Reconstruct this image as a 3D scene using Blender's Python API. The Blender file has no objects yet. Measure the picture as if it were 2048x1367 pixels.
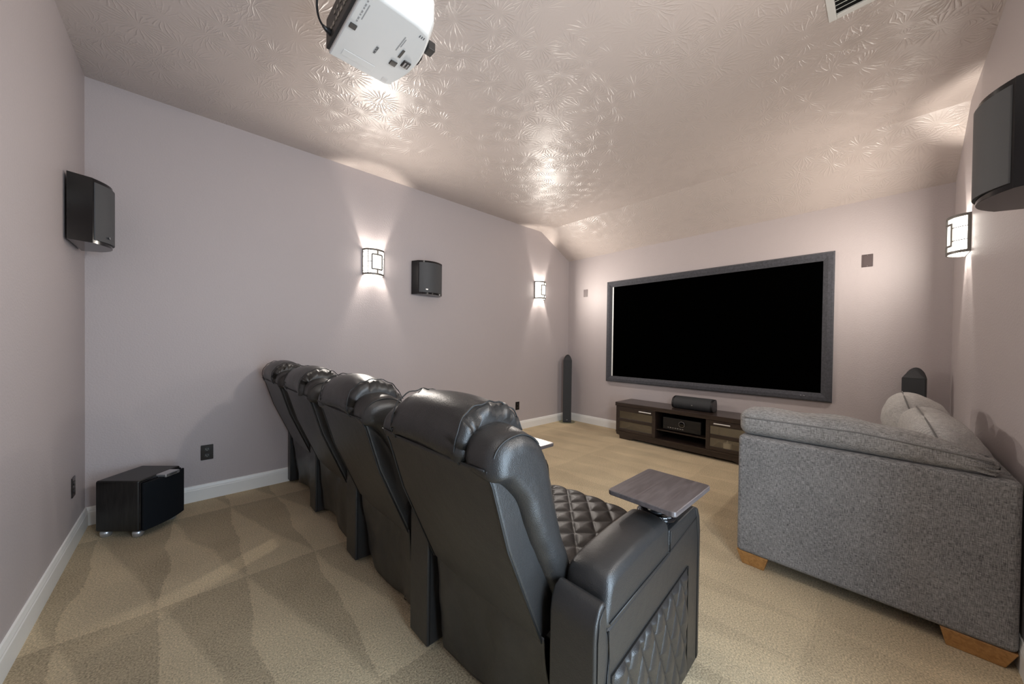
import bpy, bmesh, math, random
from mathutils import Vector, Matrix, noise
random.seed(4)
C = bpy.context.scene.collection
PI = math.pi

# ------------------------------------------------------------------ room measures (metres)
YL, XB, XS, YR = 3.6224, -0.505, 4.6647, -0.388      # sconce wall, near wall, screen wall, right wall
HC, XK, ZS = 2.9782, 3.9699, 2.6402                   # ceiling height, start of the slope, wall height under it
EYE = 1.247

# ------------------------------------------------------------------ materials
def lin(r, g, b):
    f = lambda c: c/12.92 if c <= .04045 else ((c+.055)/1.055)**2.4
    return (f(r/255), f(g/255), f(b/255), 1)

def new_mat(name):
    m = bpy.data.materials.new(name); m.use_nodes = True
    return m, m.node_tree.nodes, m.node_tree.links, m.node_tree.nodes['Principled BSDF']

def mat(name, col, rough=.5, spec=.5, metal=0, bump=0, bscale=200, var=0, vscale=30, coat=0, stretch=None, detail=3, sheen=0):
    m, N, L, b = new_mat(name)
    b.inputs['Base Color'].default_value = col
    b.inputs['Roughness'].default_value = rough
    b.inputs['Specular IOR Level'].default_value = spec
    b.inputs['Metallic'].default_value = metal
    if coat:
        b.inputs['Coat Weight'].default_value = coat; b.inputs['Coat Roughness'].default_value = .08
    if sheen:
        b.inputs['Sheen Weight'].default_value = sheen
    if bump or var:
        tc = N.new('ShaderNodeTexCoord'); src = tc.outputs['Object']
        if stretch:
            mp = N.new('ShaderNodeMapping'); mp.inputs['Scale'].default_value = stretch
            L.new(src, mp.inputs['Vector']); src = mp.outputs['Vector']
    if bump:
        n = N.new('ShaderNodeTexNoise'); n.inputs['Scale'].default_value = bscale; n.inputs['Detail'].default_value = detail
        bp = N.new('ShaderNodeBump'); bp.inputs['Strength'].default_value = bump; bp.inputs['Distance'].default_value = .002
        L.new(src, n.inputs['Vector']); L.new(n.outputs['Fac'], bp.inputs['Height']); L.new(bp.outputs['Normal'], b.inputs['Normal'])
    if var:
        n2 = N.new('ShaderNodeTexNoise'); n2.inputs['Scale'].default_value = vscale; n2.inputs['Detail'].default_value = 4
        rp = N.new('ShaderNodeValToRGB')
        rp.color_ramp.elements[0].position = .3; rp.color_ramp.elements[1].position = .7
        rp.color_ramp.elements[0].color = [c*(1-var) for c in col[:3]]+[1]
        rp.color_ramp.elements[1].color = [min(1, c*(1+var)) for c in col[:3]]+[1]
        L.new(src, n2.inputs['Vector']); L.new(n2.outputs['Fac'], rp.inputs['Fac']); L.new(rp.outputs['Color'], b.inputs['Base Color'])
    return m

class G:
    """tiny helper for node maths"""
    def __init__(s, N, L): s.N, s.L = N, L
    def m(s, op, a, b=None, c=None):
        n = s.N.new('ShaderNodeMath'); n.operation = op
        for i, v in enumerate((a, b, c)):
            if v is None: continue
            if isinstance(v, (int, float)): n.inputs[i].default_value = v
            else: s.L.new(v, n.inputs[i])
        return n.outputs[0]

def wall_paint():
    m, N, L, b = new_mat('mauve_grey_paint')
    b.inputs['Base Color'].default_value = WALLC
    b.inputs['Roughness'].default_value = .5; b.inputs['Specular IOR Level'].default_value = .45
    tc = N.new('ShaderNodeTexCoord')
    n = N.new('ShaderNodeTexNoise'); n.inputs['Scale'].default_value = 95; n.inputs['Detail'].default_value = 2
    bp = N.new('ShaderNodeBump'); bp.inputs['Strength'].default_value = .35; bp.inputs['Distance'].default_value = .004
    L.new(tc.outputs['Object'], n.inputs['Vector']); L.new(n.outputs['Fac'], bp.inputs['Height']); L.new(bp.outputs['Normal'], b.inputs['Normal'])
    return m

def ceiling_paint():
    m, N, L, b = new_mat('stomped_ceiling_paint')
    b.inputs['Base Color'].default_value = CEILC
    b.inputs['Roughness'].default_value = .37; b.inputs['Specular IOR Level'].default_value = .9
    g = G(N, L)
    tc = N.new('ShaderNodeTexCoord')
    mp = N.new('ShaderNodeMapping'); mp.inputs['Scale'].default_value = (1, 1, .01)
    L.new(tc.outputs['Object'], mp.inputs['Vector'])
    wn = N.new('ShaderNodeTexNoise'); wn.inputs['Scale'].default_value = 5; wn.inputs['Detail'].default_value = 1
    L.new(mp.outputs[0], wn.inputs['Vector'])
    wadd = N.new('ShaderNodeVectorMath'); wadd.operation = 'MULTIPLY_ADD'
    wadd.inputs[1].default_value = (.045, .045, 0)
    L.new(wn.outputs['Color'], wadd.inputs[0]); L.new(mp.outputs[0], wadd.inputs[2])
    tot = None
    for sc, off in ((4.2, 0.0), (5.6, 7.3)):
        sh = N.new('ShaderNodeVectorMath'); sh.operation = 'ADD'; sh.inputs[1].default_value = (off, off*.7, 0)
        L.new(wadd.outputs[0], sh.inputs[0])
        vo = N.new('ShaderNodeTexVoronoi'); vo.voronoi_dimensions = '2D'; vo.inputs['Scale'].default_value = sc
        vo.inputs['Randomness'].default_value = .95
        L.new(sh.outputs[0], vo.inputs['Vector'])
        dv = N.new('ShaderNodeVectorMath'); dv.operation = 'SUBTRACT'
        L.new(sh.outputs[0], dv.inputs[0]); L.new(vo.outputs['Position'], dv.inputs[1])
        sp = N.new('ShaderNodeSeparateXYZ'); L.new(dv.outputs[0], sp.inputs[0])
        ang = g.m('ARCTAN2', sp.outputs['Y'], sp.outputs['X'])
        r = g.m('SQRT', g.m('ADD', g.m('MULTIPLY', sp.outputs['X'], sp.outputs['X']), g.m('MULTIPLY', sp.outputs['Y'], sp.outputs['Y'])))
        st = N.new('ShaderNodeTexNoise'); st.inputs['Scale'].default_value = 14; st.inputs['Detail'].default_value = 1
        L.new(sh.outputs[0], st.inputs['Vector'])
        wob = g.m('MULTIPLY', st.outputs['Fac'], 6.0)
        s = g.m('SINE', g.m('ADD', g.m('MULTIPLY', ang, 22.0), wob))
        s = g.m('POWER', g.m('MAXIMUM', s, 0.0), 2.0)
        mk = N.new('ShaderNodeMapRange'); mk.interpolation_type = 'SMOOTHSTEP'
        mk.inputs['From Min'].default_value = .015; mk.inputs['From Max'].default_value = .05
        L.new(r, mk.inputs['Value'])
        mk2 = N.new('ShaderNodeMapRange'); mk2.interpolation_type = 'SMOOTHSTEP'
        mk2.inputs['From Min'].default_value = .15; mk2.inputs['From Max'].default_value = .085
        L.new(r, mk2.inputs['Value'])
        pres = N.new('ShaderNodeTexNoise'); pres.inputs['Scale'].default_value = 3; L.new(sh.outputs[0], pres.inputs['Vector'])
        pr = N.new('ShaderNodeMapRange'); pr.inputs['From Min'].default_value = .35; pr.inputs['From Max'].default_value = .6
        L.new(pres.outputs['Fac'], pr.inputs['Value'])
        v = g.m('MULTIPLY', g.m('MULTIPLY', s, mk.outputs[0]), g.m('MULTIPLY', mk2.outputs[0], pr.outputs[0]))
        tot = v if tot is None else g.m('MAXIMUM', tot, v)
    fn = N.new('ShaderNodeTexNoise'); fn.inputs['Scale'].default_value = 90; L.new(mp.outputs[0], fn.inputs['Vector'])
    h = g.m('ADD', tot, g.m('MULTIPLY', fn.outputs['Fac'], .22))
    bp = N.new('ShaderNodeBump'); bp.inputs['Strength'].default_value = .5; bp.inputs['Distance'].default_value = .004
    L.new(h, bp.inputs['Height']); L.new(bp.outputs['Normal'], b.inputs['Normal'])
    return m

def carpet_mat():
    m, N, L, b = new_mat('beige_carpet_pile')
    g = G(N, L)
    b.inputs['Roughness'].default_value = .95; b.inputs['Specular IOR Level'].default_value = .1
    b.inputs['Sheen Weight'].default_value = .12
    tc = N.new('ShaderNodeTexCoord'); sp = N.new('ShaderNodeSeparateXYZ'); L.new(tc.outputs['Object'], sp.inputs[0])
    wob = N.new('ShaderNodeTexNoise'); wob.inputs['Scale'].default_value = 1.6; L.new(tc.outputs['Object'], wob.inputs['Vector'])
    wx = g.m('MULTIPLY', g.m('SUBTRACT', wob.outputs['Fac'], .5), .16)
    fine = N.new('ShaderNodeTexNoise'); fine.inputs['Scale'].default_value = 60; L.new(tc.outputs['Object'], fine.inputs['Vector'])
    jit = g.m('MULTIPLY', g.m('SUBTRACT', fine.outputs['Fac'], .5), .03)
    x = g.m('ADD', g.m('ADD', sp.outputs['X'], wx), jit); y = g.m('ADD', g.m('ADD', sp.outputs['Y'], g.m('MULTIPLY', wx, .6)), jit)
    fx = g.m('FRACT', g.m('DIVIDE', g.m('ADD', x, 5.98), .31))
    fy = g.m('FRACT', g.m('DIVIDE', g.m('SUBTRACT', 13.72, y), 1.04))
    d = g.m('SUBTRACT', fy, fx)
    mk = N.new('ShaderNodeMapRange'); mk.interpolation_type = 'SMOOTHSTEP'
    mk.inputs['From Min'].default_value = -.05; mk.inputs['From Max'].default_value = .05
    L.new(d, mk.inputs['Value'])
    n1 = N.new('ShaderNodeTexNoise'); n1.inputs['Scale'].default_value = 150; n1.inputs['Detail'].default_value = 5; n1.inputs['Roughness'].default_value = .65; L.new(tc.outputs['Object'], n1.inputs['Vector'])
    n2 = N.new('ShaderNodeTexNoise'); n2.inputs['Scale'].default_value = 3.2; n2.inputs['Detail'].default_value = 3; L.new(tc.outputs['Object'], n2.inputs['Vector'])
    sr = N.new('ShaderNodeMapRange'); sr.interpolation_type = 'SMOOTHSTEP'
    sr.inputs['From Min'].default_value = 1.0; sr.inputs['From Max'].default_value = 1.9
    sr.inputs['To Min'].default_value = .22; sr.inputs['To Max'].default_value = .075
    L.new(sp.outputs['X'], sr.inputs['Value']); stren = sr.outputs[0]
    val = g.m('ADD', g.m('ADD', g.m('MULTIPLY', g.m('SUBTRACT', mk.outputs[0], .5), stren), g.m('MULTIPLY', g.m('SUBTRACT', n1.outputs['Fac'], .5), 2.0)),
              g.m('ADD', g.m('MULTIPLY', g.m('SUBTRACT', n2.outputs['Fac'], .5), .35), .45))
    rp = N.new('ShaderNodeValToRGB'); e = rp.color_ramp.elements
    e[0].position = 0; e[0].color = CARPET_DARK; e[1].position = 1; e[1].color = CARPET_LIGHT
    L.new(val, rp.inputs['Fac']); L.new(rp.outputs['Color'], b.inputs['Base Color'])
    hh = g.m('ADD', n1.outputs['Fac'], g.m('MULTIPLY', mk.outputs[0], .15))
    bp = N.new('ShaderNodeBump'); bp.inputs['Strength'].default_value = .8; bp.inputs['Distance'].default_value = .012
    L.new(hh, bp.inputs['Height']); L.new(bp.outputs['Normal'], b.inputs['Normal'])
    return m

def weave_mat(name, c0, c1, scale=900, rib=0):
    m, N, L, b = new_mat(name); g = G(N, L)
    b.inputs['Roughness'].default_value = .9; b.inputs['Specular IOR Level'].default_value = .15; b.inputs['Sheen Weight'].default_value = .15
    tc = N.new('ShaderNodeTexCoord')
    outs = []
    for st in ((.12, .12, 1), (1, 1, .10)):
        mp = N.new('ShaderNodeMapping'); mp.inputs['Scale'].default_value = st; L.new(tc.outputs['Object'], mp.inputs['Vector'])
        n = N.new('ShaderNodeTexNoise'); n.inputs['Scale'].default_value = scale*.45; n.inputs['Detail'].default_value = 2
        L.new(mp.outputs[0], n.inputs['Vector']); outs.append(n.outputs['Fac'])
    big = N.new('ShaderNodeTexNoise'); big.inputs['Scale'].default_value = 6; L.new(tc.outputs['Object'], big.inputs['Vector'])
    v = g.m('ADD', g.m('MULTIPLY', g.m('ADD', outs[0], outs[1]), .5), g.m('MULTIPLY', g.m('SUBTRACT', big.outputs['Fac'], .5), .10))
    rp = N.new('ShaderNodeValToRGB'); e = rp.color_ramp.elements
    e[0].position = .36; e[0].color = c0; e[1].position = .64; e[1].color = c1
    L.new(v, rp.inputs['Fac']); L.new(rp.outputs['Color'], b.inputs['Base Color'])
    h = v
    if rib:
        sp = N.new('ShaderNodeSeparateXYZ'); L.new(tc.outputs['Object'], sp.inputs[0])
        h = g.m('ADD', g.m('MULTIPLY', v, .5), g.m('ABSOLUTE', g.m('SINE', g.m('MULTIPLY', sp.outputs['X'], rib))))
    bp = N.new('ShaderNodeBump'); bp.inputs['Strength'].default_value = .5; bp.inputs['Distance'].default_value = .003
    L.new(h, bp.inputs['Height']); L.new(bp.outputs['Normal'], b.inputs['Normal'])
    return m

def leather_mat(name, col, rough=.36):
    m, N, L, b = new_mat(name); g = G(N, L)
    b.inputs['Base Color'].default_value = col; b.inputs['Roughness'].default_value = rough
    b.inputs['Specular IOR Level'].default_value = .55
    tc = N.new('ShaderNodeTexCoord')
    vo = N.new('ShaderNodeTexVoronoi'); vo.inputs['Scale'].default_value = 420; L.new(tc.outputs['Object'], vo.inputs['Vector'])
    n = N.new('ShaderNodeTexNoise'); n.inputs['Scale'].default_value = 14; n.inputs['Detail'].default_value = 4; L.new(tc.outputs['Object'], n.inputs['Vector'])
    h = g.m('ADD', g.m('MULTIPLY', vo.outputs['Distance'], .22), g.m('MULTIPLY', n.outputs['Fac'], 1.4))
    bp = N.new('ShaderNodeBump'); bp.inputs['Strength'].default_value = .4; bp.inputs['Distance'].default_value = .004
    L.new(h, bp.inputs['Height']); L.new(bp.outputs['Normal'], b.inputs['Normal'])
    return m

def wood_mat(name, c0, c1, rough=.35, axis='X', scale=9, spec=.5):
    m, N, L, b = new_mat(name); g = G(N, L)
    b.inputs['Roughness'].default_value = rough; b.inputs['Specular IOR Level'].default_value = spec
    tc = N.new('ShaderNodeTexCoord'); mp = N.new('ShaderNodeMapping')
    mp.inputs['Scale'].default_value = {'X': (.08, 1, 1), 'Y': (1, .08, 1), 'Z': (1, 1, .08)}[axis]
    L.new(tc.outputs['Object'], mp.inputs['Vector'])
    n = N.new('ShaderNodeTexNoise'); n.inputs['Scale'].default_value = scale*14; n.inputs['Detail'].default_value = 5; n.inputs['Distortion'].default_value = 1.2
    L.new(mp.outputs[0], n.inputs['Vector'])
    rp = N.new('ShaderNodeValToRGB'); e = rp.color_ramp.elements
    e[0].position = .35; e[0].color = c0; e[1].position = .65; e[1].color = c1
    L.new(n.outputs['Fac'], rp.inputs['Fac']); L.new(rp.outputs['Color'], b.inputs['Base Color'])
    bp = N.new('ShaderNodeBump'); bp.inputs['Strength'].default_value = .12; bp.inputs['Distance'].default_value = .002
    L.new(n.outputs['Fac'], bp.inputs['Height']); L.new(bp.outputs['Normal'], b.inputs['Normal'])
    return m

def emit_mat(name, col, strength):
    m, N, L, b = new_mat(name)
    b.inputs['Base Color'].default_value = (.8, .8, .78, 1); b.inputs['Roughness'].default_value = .4
    b.inputs['Emission Color'].default_value = col; b.inputs['Emission Strength'].default_value = strength
    return m

def glass_mat(name, tint, refl=.12):
    m = bpy.data.materials.new(name); m.use_nodes = True
    N, L = m.node_tree.nodes, m.node_tree.links
    N.remove(N['Principled BSDF'])
    t = N.new('ShaderNodeBsdfTransparent'); t.inputs['Color'].default_value = tint
    gl = N.new('ShaderNodeBsdfGlossy'); gl.inputs['Roughness'].default_value = .06; gl.inputs['Color'].default_value = (.8, .8, .8, 1)
    mx = N.new('ShaderNodeMixShader'); mx.inputs['Fac'].default_value = refl
    L.new(t.outputs[0], mx.inputs[1]); L.new(gl.outputs[0], mx.inputs[2]); L.new(mx.outputs[0], N['Material Output'].inputs['Surface'])
    return m

FILL, SHADE, SIDE = 11.5, 1.5, 7.0
WALLC = (.485, .432, .430, 1)
CEILC = (.52, .452, .418, 1)
CARPET_DARK = (.25, .190, .115, 1); CARPET_LIGHT = (.98, .79, .51, 1)
M = dict(
    wall=wall_paint(), ceil=ceiling_paint(), carpet=carpet_mat(),
    trim=mat('white_trim_paint', (.86, .85, .82, 1), .35),
    leather=leather_mat('black_leather', (.020, .019, .0185, 1), .37),
    quilt=leather_mat('quilted_black_leather', (.022, .02, .019, 1), .33),
    thread=mat('black_thread', (.01, .01, .01, 1), .5),
    cloth_black=mat('black_liner_cloth', (.012, .012, .013, 1), .8),
    black_plastic=mat('black_plastic', (.012, .012, .013, 1), .35),
    gloss_black=mat('gloss_black_plastic', (.005, .005, .006, 1), .14, .4),
    grille=mat('dark_speaker_grille', (.040, .042, .045, 1), .65, .3, bump=.4, bscale=700),
    light_grille=mat('grey_speaker_grille', (.062, .064, .068, 1), .5, .4, bump=.4, bscale=700),
    sub_grille=mat('navy_black_grille_cloth', (.006, .008, .011, 1), .85, .2, bump=.3, bscale=900),
    ash=wood_mat('black_ash_veneer', (.004, .004, .004, 1), (.014, .013, .012, 1), .4, 'Z', 7),
    bright_bar=mat('bright_silver_bar', (.86, .85, .83, 1), .3, .5, .3),
    silver=mat('brushed_silver', (.55, .56, .58, 1), .3, .5, .8),
    chrome=mat('polished_nickel', (.75, .73, .70, 1), .22, .5, 1),
    nickel=mat('satin_nickel_strap', (.20, .19, .175, 1), .45, .5, .6),
    espresso=wood_mat('espresso_wood', (.026, .017, .014, 1), (.046, .031, .025, 1), .28, 'Y', 5),
    cabinet_in=mat('cabinet_interior', (.02, .016, .014, 1), .6),
    traywood=wood_mat('grey_brown_laminate', (.072, .058, .056, 1), (.105, .087, .084, 1), .28, 'X', 4),
    oak=wood_mat('honey_oak', (.26, .12, .035, 1), (.38, .19, .06, 1), .4, 'X', 4),
    sofa=weave_mat('grey_linen_weave', (.075, .073, .075, 1), (.34, .33, .322, 1), 1000),
    sofa_pad=weave_mat('grey_linen_cushion', (.115, .11, .107, 1), (.38, .365, .35, 1), 1000),
    pillow=weave_mat('light_grey_plain_weave', (.36, .345, .33, 1), (.60, .58, .555, 1), 1100),
    ribbed=weave_mat('light_grey_corduroy', (.36, .345, .33, 1), (.58, .56, .535, 1), 900, 520),
    welt=mat('grey_piping', (.17, .163, .158, 1), .8),
    velvet=mat('charcoal_velvet_frame', (.055, .056, .066, 1), .75, .25, bump=.5, bscale=300, var=.25, vscale=60, sheen=.3),
    screen=mat('matte_black_screen', (.0004, .0004, .0004, 1), 1, 0),
    white=mat('white_vinyl', (.85, .85, .83, 1), .5),
    proj=mat('white_projector_plastic', (.72, .72, .70, 1), .38),
    proj_dark=mat('dark_grey_plastic', (.035, .032, .03, 1), .45),
    grey_print=mat('grey_print', (.32, .32, .32, 1), .6),
    dark_print=mat('dark_print', (.06, .06, .06, 1), .6),
    label_grey=mat('pale_grey_sticker', (.62, .61, .59, 1), .5),
    plate_dark=mat('dark_bronze_plate', (.012, .009, .009, 1), .25),
    plate_mauve=mat('painted_cover_plate', (.17, .135, .135, 1), .4),
    plate_brown=mat('brown_cover_plate', (.085, .062, .062, 1), .35),
    brass=mat('contact_metal', (.4, .38, .34, 1), .3, .5, 1),
    vent=mat('white_register_enamel', (.70, .70, .67, 1), .4),
    void=mat('dark_void', (.003, .003, .003, 1), .9),
    glass=glass_mat('smoky_cabinet_glass', (.80, .78, .72, 1), .17),
    clear=glass_mat('clear_base_glass', (.86, .9, .88, 1), .12),
    shade=emit_mat('lit_frosted_glass', (1, .93, .84, 1), SHADE),
    shade_side=emit_mat('dimly_lit_frosted_glass', (1, .93, .84, 1), SIDE),
    fill_glow=emit_mat('fill_light_opal', (1, .93, .85, 1), FILL),
    button=mat('silver_button', (.5, .5, .52, 1), .25, .5, .5),
    soap=mat('white_bottle_plastic', (.92, .92, .90, 1), .35),
)

# ------------------------------------------------------------------ mesh helpers
def finish(name, me, material, parent=None, smooth=False, bevel=0, seg=2, subsurf=0, angle=30):
    me.materials.append(M[material] if isinstance(material, str) else material)
    o = bpy.data.objects.new(name, me); C.objects.link(o)
    if parent is not None: o.parent = parent
    if smooth:
        for p in me.polygons: p.use_smooth = True
    if bevel:
        md = o.modifiers.new('bevel', 'BEVEL'); md.width = bevel; md.segments = seg; md.limit_method = 'ANGLE'; md.angle_limit = math.radians(angle)
        for p in me.polygons: p.use_smooth = True
        wn = o.modifiers.new('wn', 'WEIGHTED_NORMAL'); wn.keep_sharp = False
    if subsurf:
        md = o.modifiers.new('sub', 'SUBSURF'); md.levels = subsurf; md.render_levels = subsurf
    return o

class MB:
    def __init__(s): s.v, s.f = [], []
    def add(s, vs, fs, mtx=None):
        n = len(s.v)
        s.v += [tuple(mtx @ Vector(v)) if mtx else tuple(v) for v in vs]
        s.f += [tuple(i+n for i in f) for f in fs]
        return s
    def box(s, x0, x1, y0, y1, z0, z1, mtx=None):
        vs = [(x, y, z) for z in (z0, z1) for y in (y0, y1) for x in (x0, x1)]
        return s.add(vs, [(0, 2, 3, 1), (4, 5, 7, 6), (0, 1, 5, 4), (2, 6, 7, 3), (0, 4, 6, 2), (1, 3, 7, 5)], mtx)
    def prism(s, poly, a0, a1, axis='Y', mtx=None):
        """poly is 2-D; axis Y: (x,z), axis X: (y,z), axis Z: (x,y)"""
        def P(p, a): return {'Y': (p[0], a, p[1]), 'X': (a, p[0], p[1]), 'Z': (p[0], p[1], a)}[axis]
        n = len(poly); vs = [P(p, a0) for p in poly]+[P(p, a1) for p in poly]
        fs = [(i, (i+1) % n, n+(i+1) % n, n+i) for i in range(n)]+[tuple(range(n-1, -1, -1)), tuple(range(n, 2*n))]
        return s.add(vs, fs, mtx)
    def loft(s, rings, cap=True, closed=True, mtx=None):
        n = len(rings[0]); vs = [p for r in rings for p in r]; fs = []
        for k in range(len(rings)-1):
            for i in range(n if closed else n-1):
                j = (i+1) % n
                fs.append((k*n+i, k*n+j, (k+1)*n+j, (k+1)*n+i))
        if cap:
            fs.append(tuple(range(n-1, -1, -1))); fs.append(tuple((len(rings)-1)*n+i for i in range(n)))
        return s.add(vs, fs, mtx)
    def tube(s, pts, r, n=8, cap=True, mtx=None, closed=False):
        pts = [Vector(p) for p in pts]; rings = []; up = Vector((0, 0, 1)); K = len(pts)
        for i, p in enumerate(pts):
            t = (pts[(i+1) % K]-pts[i-1]) if closed else (pts[min(i+1, K-1)]-pts[max(i-1, 0)])
            t.normalize()
            a = t.cross(up)
            if a.length < 1e-3: a = t.cross(Vector((1, 0, 0)))
            a.normalize(); b = a.cross(t).normalized()
            rr = r[i] if isinstance(r, (list, tuple)) else r
            rings.append([p+rr*(math.cos(2*PI*k/n)*a+math.sin(2*PI*k/n)*b) for k in range(n)])
        if closed:
            rings.append(rings[0]); return s.loft(rings, False, mtx=mtx)
        return s.loft(rings, cap, mtx=mtx)
    def lathe(s, prof, n=32, mtx=None):
        rings = [[(r*math.cos(2*PI*k/n), r*math.sin(2*PI*k/n), z) for k in range(n)] for r, z in prof]
        return s.loft(rings, True, mtx=mtx)
    def grid(s, fn, nu, nv, mtx=None):
        vs = [fn(i/nu, j/nv) for j in range(nv+1) for i in range(nu+1)]
        fs = [(j*(nu+1)+i, j*(nu+1)+i+1, (j+1)*(nu+1)+i+1, (j+1)*(nu+1)+i) for j in range(nv) for i in range(nu)]
        return s.add(vs, fs, mtx)
    def build(s, name, material, parent=None, **k):
        me = bpy.data.meshes.new(name); me.from_pydata(s.v, [], s.f); me.update()
        bm = bmesh.new(); bm.from_mesh(me); bmesh.ops.recalc_face_normals(bm, faces=bm.faces[:]); bm.to_mesh(me); bm.free()
        return finish(name, me, material, parent, **k)

def rect(w, h, r, n=5, cx=0, cy=0):
    out = []
    for (sx, sy, a0) in ((1, 1, 0), (-1, 1, 90), (-1, -1, 180), (1, -1, 270)):
        for k in range(n+1):
            a = math.radians(a0+90*k/n)
            out.append((cx+sx*(w/2-r)+r*math.cos(a), cy+sy*(h/2-r)+r*math.sin(a)))
    return out

def spline(pts, N, closed=True):
    """even resampling of a Catmull-Rom curve through 2-D points"""
    n = len(pts); dense = []
    for i in range(n if closed else n-1):
        g = (lambda k: pts[k % n]) if closed else (lambda k: pts[max(0, min(n-1, k))])
        p0, p1, p2, p3 = g(i-1), g(i), g(i+1), g(i+2)
        for k in range(24):
            t = k/24; o = []
            for a, b, c, d in zip(p0, p1, p2, p3):
                o.append(.5*((2*b)+(-a+c)*t+(2*a-5*b+4*c-d)*t*t+(-a+3*b-3*c+d)*t**3))
            dense.append(tuple(o))
    if not closed: dense.append(tuple(pts[-1]))
    seg = dense+[dense[0]] if closed else dense
    L = [0]
    for a, b in zip(seg, seg[1:]): L.append(L[-1]+math.dist(a, b))
    out = []; k = 0
    cnt = N if closed else N-1
    for i in range(N):
        t = L[-1]*i/cnt
        while k < len(L)-2 and L[k+1] < t: k += 1
        u = (t-L[k])/max(1e-9, L[k+1]-L[k])
        out.append(tuple(a+(b-a)*u for a, b in zip(seg[k], seg[k+1])))
    return out

def inset(poly, d):
    n = len(poly); A = sum(poly[i][0]*poly[(i+1) % n][1]-poly[(i+1) % n][0]*poly[i][1] for i in range(n)); sg = 1 if A > 0 else -1
    out = []
    for i in range(n):
        (ax, ay), (bx, by) = poly[i-1], poly[(i+1) % n]
        tx, ty = bx-ax, by-ay; l = math.hypot(tx, ty) or 1
        out.append((poly[i][0]-sg*ty/l*d, poly[i][1]+sg*tx/l*d))
    return out

def shrink(poly, spine, d):
    """pull an outline towards a centre line by d"""
    out = []
    for p in poly:
        P = Vector(p); best = None
        for a, b in zip(spine, spine[1:]):
            A, B = Vector(a), Vector(b); t = max(0, min(1, (P-A).dot(B-A)/(B-A).length_squared)); q = A+(B-A)*t
            if best is None or (P-q).length < (P-best).length: best = q
        l = (best-P).length or 1
        out.append(tuple(P+(best-P)*min(.93, d/l)))
    return out

def yloft(poly, y0, y1, r, nround=7, nmid=14, crown=None, fold=0, foldlen=.07, foldn=9, seed=0, spine=None):
    """side outline (x,z) pulled along y with rounded ends; crown(t) lifts the outline, fold wrinkles it near the ends"""
    st = []
    for k in range(nround+1):
        a = PI/2*k/nround; st.append((y0+r*(1-math.sin(a)), r*(1-math.cos(PI/2-a))))
    st = [(y0+r-r*math.cos(PI/2*k/nround), r-r*math.sin(PI/2*k/nround)) for k in range(nround+1)]
    ys = st+[(y0+r+(y1-y0-2*r)*k/nmid, 0) for k in range(1, nmid)]+[(y1-(y-y0), d) for y, d in reversed(st)]
    rings = []
    for y, d in ys:
        pl = shrink(poly, spine, d) if spine else inset(poly, d); t = (y-y0)/(y1-y0)*2-1; ring = []
        for i, (x, z) in enumerate(pl):
            dz = crown(t, x, z) if crown else 0
            dx = 0
            if fold:
                e = min(y-y0, y1-y); w = math.exp(-(e/foldlen)**2)
                q = noise.noise(Vector((i*foldn/len(pl)*3, seed, (y-y0)*6)))
                dz += fold*w*q; dx += fold*w*q*.6
            n3 = noise.noise(Vector((x*7+seed*3.1, y*7, z*7)))*.003
            ring.append((x+dx+n3, y, z+dz+n3))
        rings.append(ring)
    return rings

def thing(name, label, cat, loc=(0, 0, 0), rz=0, group=None):
    o = bpy.data.objects.new(name, None); C.objects.link(o); o.location = loc; o.rotation_euler = (0, 0, rz)
    o.empty_display_size = .1
    return tag(o, label, cat, group)
def tag(o, label, cat, group=None):
    o['label'] = label; o['category'] = cat
    if group: o['group'] = group
    return o
def struct(o): o['kind'] = 'structure'; return o
def dup(root, loc, rz, label, group=None):
    r = root.copy(); C.objects.link(r); r.location = loc; r.rotation_euler = (0, 0, rz); r['label'] = label
    for ch in list(root.children):
        c = ch.copy(); C.objects.link(c); c.parent = r
        for gch in list(ch.children):
            d = gch.copy(); C.objects.link(d); d.parent = c
    return r

# ------------------------------------------------------------------ the room shell
T = .12
HZ = 3.1
struct(MB().box(XB-T, XS+T, YR-1.4, YL+T, -.1, 0).build('floor', 'carpet'))
struct(MB().prism([(XB-T, 0), (XS+T, 0), (XS+T, ZS-.0), (XK, HC+.0), (XB-T, HC)], YL, YL+T).build('wall_left', 'wall'))
struct(MB().box(XB-T, XB, YR, YL, 0, HC).build('wall_back', 'wall'))
struct(MB().box(XS, XS+T, YR, YL, 0, ZS).build('wall_front', 'wall'))
DX0, DX1, DH = .32, 1.16, 2.03                                       # door opening beside the camera
wr = MB()
wr.prism([(DX1, 0), (XS+T, 0), (XS+T, ZS), (XK, HC), (XB-T, HC), (XB-T, 0), (DX0, 0), (DX0, DH), (DX1, DH)], YR-T, YR)
struct(wr.build('wall_right', 'wall'))
# ceiling with the slope down to the screen wall
struct(MB().prism([(XB-T, HC), (XK, HC), (XS+T, ZS-(HC-ZS)/(XS-XK)*T), (XS+T, HC+.1), (XB-T, HC+.1)], YR-T, YL+T).build('ceiling', 'ceil'))
# hallway outside the door
hall = MB()
hall.box(DX0-.8, DX1+.8, YR-1.4, YR-1.3, 0, 2.5).box(DX0-.9, DX0-.8, YR-1.4, YR-T, 0, 2.5).box(DX1+.8, DX1+.9, YR-1.4, YR-T, 0, 2.5).box(DX0-.9, DX1+.9, YR-1.4, YR-T, 2.5, 2.6)
struct(hall.build('wall_hallway', 'wall'))
# casing round the opening
cs = MB()
for (a, b) in ((DX0-.07, DX0), (DX1, DX1+.07)): cs.box(a, b, YR, YR+.016, 0, DH+.07)
cs.box(DX0, DX1, YR, YR+.016, DH, DH+.07)
struct(cs.build('trim_1', 'trim', bevel=.004))
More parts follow.
